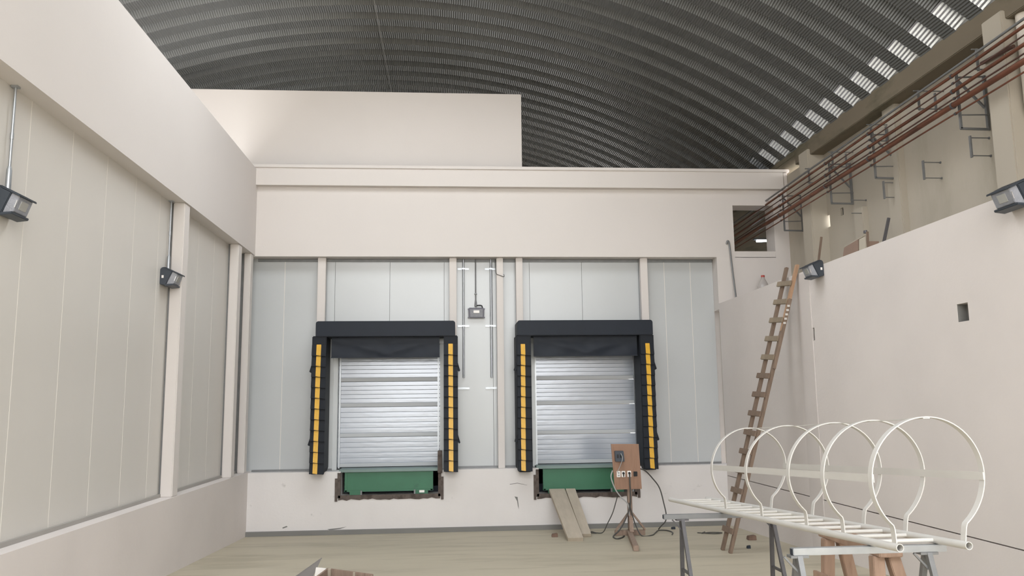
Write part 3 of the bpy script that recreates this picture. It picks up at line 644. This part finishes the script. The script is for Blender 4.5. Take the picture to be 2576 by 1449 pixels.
def flatbar(path, wdir, w, t, closed=False):
    """flat bar swept along path; w along wdir, t in the plane of the path"""
    mb = MB(); vs = []; fs = []; k = len(path)
    for i, p in enumerate(path):
        d = (path[min(i+1, k-1)]-path[max(i-1, 0)]).normalized(); nn = d.cross(wdir).normalized()
        vs += [p-wdir*w/2-nn*t/2, p+wdir*w/2-nn*t/2, p+wdir*w/2+nn*t/2, p-wdir*w/2+nn*t/2]
    for i in range(k-1):
        for j in range(4): fs.append((4*i+j, 4*i+(j+1) % 4, 4*i+4+(j+1) % 4, 4*i+4+j))
    fs += [(3, 2, 1, 0), (4*k-4, 4*k-3, 4*k-2, 4*k-1)]
    return mb.add(vs, fs)
HR, HC = .375, .416
for s in (.055, .69, 1.25, 2.10, 2.97):
    q = []
    st = math.atan2(-.275, .25)
    for j in range(49): 
        a = st+(PI-2*st)*j/48
        q.append((HR*math.cos(a), HC+HR*math.sin(a)))
    q = [(.2255, .005), (.231, .07), (.236, .108), (.243, .130)]+q+[(-.243, .130), (-.236, .108), (-.231, .07), (-.2255, .005)]
    q = [(c+.032*n/.42, n) for c, n in q]
    mk('cage_hoop', flatbar([P3(s, c, n) for c, n in q], A_, .048, .007), white_enamel, cg, smooth=True)
for c, w in ((-1, N_), (1, N_)):
    mk('cage_strap', flatbar([P3(.03, c*(HR-.008)+.032, HC), P3(3.0, c*(HR-.008)+.032, HC)], N_, .05, .007), white_enamel, cg)
mk('cage_strap', flatbar([P3(.03, .06, HC+HR-.008), P3(3.0, .06, HC+HR-.008)], Cc, .045, .006), white_enamel, cg)

def trestle(y, x0, x1, zt, lx, fy, m, ml, label):
    t = thing('metal_trestle', label, 'trestle', ((x0+x1)/2, y, fz(y)), 'metal trestles under the caged ladder')
    mb = MB(); mb.box(x0, x1, y-.028, y+.028, zt-.045, zt); mk('top_bar', mb, m, t, bevel=.004)
    mb = MB(); mb.box(x0-.002, x0+.002, y-.022, y+.022, zt-.04, zt-.005); mk('bar_end', mb, pitdark, t)
    for x, f in zip(lx, fy):
        for k, yy in enumerate(f):
            mb = MB(); mb.bar((x, y+(.015 if yy > y else -.02), zt-.05), (x, yy, fz(yy)), .034, .034, (1, 0, 0)); mk('leg', mb, ml, t)
        mb = MB(); ya, yb = (y*.52+f[0]*.48), (y*.52+f[1]*.48); zz = (zt-.05)*.52+fz(y)*.48
        mb.bar((x, ya, zz), (x, yb, zz), .022, .022, (1, 0, 0)); mk('cross_tie', mb, ml, t)
        mb = MB(); mb.box(x-.06, x+.06, y-.035, y+.035, zt-.06, zt-.044); h = mk('hinge_plate', mb, ml, t)
        mb = MB(); mb.bar((x-.10, y-.02, zt-.05), (x-.01, y-.02, zt-.15), .015, .012, (0, 1, 0)); mk('gusset', mb, ml, t)
trestle(8.06, 2.078, 3.42, -1.081, (2.262, 3.165), ((8.14, 7.62), (8.14, 7.62)), galvdull, darksteel, 'dark metal trestle under the far end of the white caged ladder')
trestle(5.31, 2.205, 3.24, -.941, (2.245, 3.115), ((5.66, 4.96), (5.66, 4.96)), galv, galvdull, 'galvanised metal trestle under the near end of the white caged ladder')

sw = thing('sawhorse', 'wooden sawhorse standing below the near end of the white caged ladder', 'sawhorse', (3.03, 6.08, fz(6.08)))
mb = MB(); mb.box(2.946, 3.116, 5.6, 6.55, -1.075, -1.012); mk('top_beam', mb, woodhorse, sw, bevel=.006)
for y, dy in ((5.68, -.06), (6.42, .06)):
    for xa, xb in ((2.965, 2.93), (3.075, 3.30)):
        mb = MB(); mb.bar((xa, y, -1.075), (xb, y+dy, fz(y)), .085, .07, (1, 0, 0)); mk('leg', mb, woodhorse, sw, bevel=.005)
    mb = MB(); mb.bar((2.93, y, -1.28), (3.16, y, -1.28), .05, .03, (0, 0, 1)); 
mb = MB(); mb.bar((2.90, 5.6, -1.37), (2.90, 6.55, -1.37), .07, .03, (0, 0, 1)); mk('lower_rail', mb, woodhorse, sw, bevel=.004)

# ------------------------------------------------------------------ portable socket board
pb = thing('socket_board', 'portable plywood socket board on a wooden post in front of the right loading door', 'power board', (3.28, 15.2, fz(15.2)))
q = [(2.966, -.742), (3.483, -.75), (3.514, -1.56), (3.015, -1.565)]
mb = MB(); mb.prism(q, 'y', 15.10, 15.122); bd = mk('board', mb, ply, pb)
mb = MB(); mb.hexa([(3.03, 15.04, -1.06), (3.20, 15.04, -1.06), (3.20, 15.10, -1.06), (3.03, 15.10, -1.06), (3.02, 15.05, -.87), (3.185, 15.05, -.87), (3.185, 15.10, -.865), (3.02, 15.10, -.865)])
bx = mk('breaker_box', mb, bronze, pb, bevel=.006)
mb = MB(); mb.box(3.06, 3.09, 15.025, 15.045, -.99, -.93); mk('switch', mb, blackplug, bx)
mb = MB(); mb.box(3.12, 3.15, 15.025, 15.045, -.99, -.93); mk('switch', mb, blackplug, bx)
for x0, x1, plug in ((3.055, 3.125, 0), (3.143, 3.213, 1), (3.253, 3.323, 1)):
    mb = MB(); mb.box(x0, x1, 15.085, 15.10, -1.342, -1.232); ou = mk('outlet', mb, whiteplate, pb, bevel=.004, label='white outlet plate')
    if plug:
        mb = MB(); mb.tube([((x0+x1)/2, 15.088, -1.272), ((x0+x1)/2, 15.05, -1.275)], [.024, .018], 10); mk('plug', mb, blackplug, ou)
        mb = MB(); mb.box((x0+x1)/2-.008, (x0+x1)/2+.008, 15.06, 15.085, -1.33, -1.27); mk('plug_cord', mb, blackplug, ou)
    else:
        for z in (-1.265, -1.31):
            mb = MB(); mb.box((x0+x1)/2-.018, (x0+x1)/2+.018, 15.082, 15.087, z-.014, z+.014); mk('socket', mb, cablew, ou)
mb = MB(); mb.box(3.368, 3.438, 15.085, 15.10, -1.332, -1.245); mk('outlet', mb, rubber, pb, bevel=.004, label='dark empty outlet box')
mb = MB(); mb.box(3.255, 3.335, 15.125, 15.205, fz(15.2), -.9); mk('post', mb, woodpale, pb, bevel=.004)
mb = MB(); z = fz(15.2); mb.bar((3.0, 15.16, z+.05), (3.56, 15.16, z+.05), .09, .06, (0, 0, 1)); mk('foot_beam', mb, woodpale, pb, bevel=.004)
mb = MB(); mb.bar((3.30, 15.34, fz(15.34)+.045), (2.925, 13.10, fz(13.1)+.045), .085, .085, (1, 0, 0)); mk('foot_beam', mb, woodpale, pb, bevel=.004)
for a, b in (((3.02, 15.14, z+.10), (3.26, 15.14, z+.40)), ((3.56, 15.14, z+.10), (3.33, 15.14, z+.40)), ((3.25, 14.85, z+.10), (3.295, 15.12, z+.36))):
    mb = MB(); mb.bar(a, b, .07, .03, (0, 1, 0) if a[1] > 15 else (1, 0, 0)); mk('brace', mb, woodpale, pb)
def cord(name, pts, r, m, label, n=7):
    mb = MB(); mb.tube(spline(pts, n), r, 7); return tag(mk(name, mb, m, smooth=True), label, 'cord')
f = lambda x, y: (x, y, fz(y)+.012)
mb = MB(); mb.tube(spline([(3.13, 15.03, -.91), (3.15, 15.0, -1.0), (3.11, 15.02, -1.13), (3.06, 15.06, -1.25)], 6), .006, 6); mk('loose_wire', mb, cablew, pb, smooth=True, label='pale loose wire hanging from the breaker box')
cord('extension_cord', [(2.975, 15.08, -1.22), (2.94, 15.05, -1.34), (3.01, 15.04, -1.55), (3.11, 15.06, -1.69), (3.24, 15.1, -1.82), (3.27, 15.1, -2.0), (3.29, 15.08, -2.2)], .011, cablew, 'pale grey cord looping from the left edge of the socket board to its post')
cord('extension_cord', [(3.08, 15.1, -1.6), (3.06, 15.2, -1.75), (3.0, 15.3, -2.0), (2.92, 15.4, -2.2), (2.85, 15.5, fz(15.5)+.03), f(2.74, 15.55), f(2.68, 15.75), f(2.62, 15.6), f(2.72, 15.5)], .009, cablem, 'thin dark cord from the socket board to the floor left of its post')
cord('extension_cord', [(3.288, 15.05, -1.28), (3.28, 15.03, -1.45), (3.29, 15.05, -1.7), (3.27, 15.06, -1.88), (3.17, 15.06, -2.12), (3.06, 15.05, -2.28), f(2.93, 14.95), f(2.92, 14.62), f(3.04, 14.75), f(3.14, 15.0)], .013, cablem, 'black cord from the third outlet looping down to the foot of the socket board')
cord('extension_cord', [(3.26, 15.06, -1.8), (3.31, 15.06, -2.0), (3.37, 15.06, -2.2), f(3.45, 14.95), f(3.65, 15.0), f(3.8, 15.35), f(3.95, 15.7), f(4.1, 15.66), f(4.12, 15.35), f(4.02, 15.0)], .011, cablem, 'black cord trailing on the floor to the right of the socket board')
cord('extension_cord', [(3.50, 15.13, -1.2), (3.66, 15.4, -1.26), (3.86, 15.7, -1.42), (4.01, 15.75, -1.62), (4.09, 15.75, -1.94), (4.12, 15.75, -2.12), (4.10, 15.75, -2.24), (4.03, 15.8, -2.33), f(4.0, 15.9)], .012, cablem, 'black cord arching from the right edge of the socket board down to the floor')
mb = MB(); mb.tube(spline([f(4.55, 15.2), f(4.8, 15.0), f(4.98, 15.1), f(4.8, 15.2), f(4.6, 15.1), f(4.72, 15.3)], 6), .009, 6); tag(mk('wire_loop', mb, cablem, smooth=True), 'small dark loop of wire lying on the floor left of the wooden ladder', 'wire')

# ------------------------------------------------------------------ leaning planks and rubble
for (bx0, bx1, by, tx0, tx1), lab in (((2.045, 2.315, 14.50, 1.955, 2.265), 'wide pale plank leaning on the sill of the right dock leveller, left of the pair'), ((2.375, 2.545, 15.03, 2.285, 2.475), 'narrow pale plank leaning on the sill of the right dock leveller, right of the pair')):
    zt = -1.655; ty = D-.015; zb = fz(by)
    d = Vector((0, ty-by, zt-zb)).normalized(); n = Vector((0, -d.z, d.y)); th = .07
    lo = [Vector((bx0, by, zb+.06)), Vector((bx1, by, zb+.06))]; hi = [Vector((tx0, ty, zt)), Vector((tx1, ty, zt))]
    mb = MB(); mb.hexa([lo[0]-n*th, lo[1]-n*th, hi[1]-n*th, hi[0]-n*th, lo[0], lo[1], hi[1], hi[0]])
    o = tag(mk('plank', mb, plank, bevel=.004), lab, 'plank', 'planks on the leveller sill')
def lump(x, y, s, name, label, cat, m, h=.6):
    z = fz(y); mb = MB()
    mb.hexa([(x-s, y-s*.8, z), (x+s*.9, y-s, z), (x+s, y+s*.9, z), (x-s*.9, y+s, z), (x-s*.8, y-s*.7, z+s*h*1.6), (x+s*.9, y-s*.8, z+s*h*1.9), (x+s*.8, y+s*.8, z+s*h*1.8), (x-s*.8, y+s*.8, z+s*h*1.5)])
    return tag(mk(name, mb, m, bevel=s*.12), label, cat)
lump(1.90, 15.2, .06, 'wood_offcut', 'small dark offcut on the floor to the left of the leaning planks', 'offcut', brickm)
lump(5.16, 14.1, .075, 'brick_piece', 'dark broken brick piece on the floor right of the wooden ladder', 'rubble', brickm)
lump(4.74, 13.1, .03, 'pebble', 'tiny dark pebble on the floor near the foot of the wooden ladder', 'rubble', pitdark, .9)
lump(5.30, 12.55, .06, 'rubble_piece', 'dark rubble piece on the floor by the right wall', 'rubble', brickm)
lump(4.30, 15.95, .04, 'rubble_piece', 'dark crumb on the floor edge below the back wall plinth', 'rubble', pitdark)

# ------------------------------------------------------------------ foreground crate and sheet metal at the bottom edge
FYC = 10.0
cr = thing('wooden_crate', 'brown wooden crate cut off by the bottom edge of the view', 'crate', (-1.3, 9.6, fz(9.6)))
ang = math.radians(-46.6)
def cw(u, v, z):   # loosely nailed crate: u to the right, v towards the viewer
    return (-1.425+.90*u-.12*v, 10.0-.43*u-.985*v, z-.05*u)
zc0 = fz(9.6); zc1 = -1.857
def cbox(name, u0, u1, v0, v1, z0, z1, m):
    mb = MB(); mb.hexa([cw(u0, v0, z0), cw(u1, v0, z0), cw(u1, v1, z0), cw(u0, v1, z0), cw(u0, v0, z1), cw(u1, v0, z1), cw(u1, v1, z1), cw(u0, v1, z1)]); return mk(name, mb, m, cr, bevel=.003)
cbox('side_board', 0, .62, 0, .025, zc0+.02, zc1, woodpale); cbox('side_board', 0, .025, .025, .45, zc0+.02, zc1, woodpale)
cbox('side_board', 0, .62, .45, .475, zc0+.02, zc1-.02, woodpale); cbox('side_board', .595, .62, .025, .45, zc0+.02, zc1-.01, woodpale)
cbox('bottom_board', .02, .6, .02, .455, zc0, zc0+.02, woodhorse)
cbox('corner_post', .026, .066, .026, .066, zc0+.02, zc1+.004, plank); cbox('batten', .36, .39, .026, .045, zc0+.02, zc1, plank)
sm = thing('sheet_metal_offcut', 'grey sheet metal offcut with a pointed corner beside the wooden crate', 'sheet', (-1.65, 10.0, fz(10)))
mb = MB(); mb.prism([(-2.15, fz(10.06)), (-1.70, fz(10.06)), (-1.505, -1.762)], 'y', 10.05, 10.054)
mb.v = [Vector((v.x, v.y+(.06 if v.z > -2 else 0), v.z)) for v in mb.v]; mk('sheet', mb, sheetm, sm)
mb = MB(); mb.bar((-2.15, 10.05, fz(10.06)), (-1.506, 10.11, -1.765), .012, .012, (0, 1, 0)); mk('folded_edge', mb, sheetm, sm)
pp = MB(); pp.hexa([(-1.60, 10.0, fz(10)), (-1.50, 10.0, fz(10)), (-1.50, 10.03, fz(10)), (-1.60, 10.03, fz(10)), (-1.555, 10.0, -1.853), (-1.442, 10.0, -1.866), (-1.442, 10.03, -1.866), (-1.555, 10.03, -1.853)])
tag(mk('foam_block', pp, whiteplate), 'small pale block standing between the sheet metal and the crate', 'block')
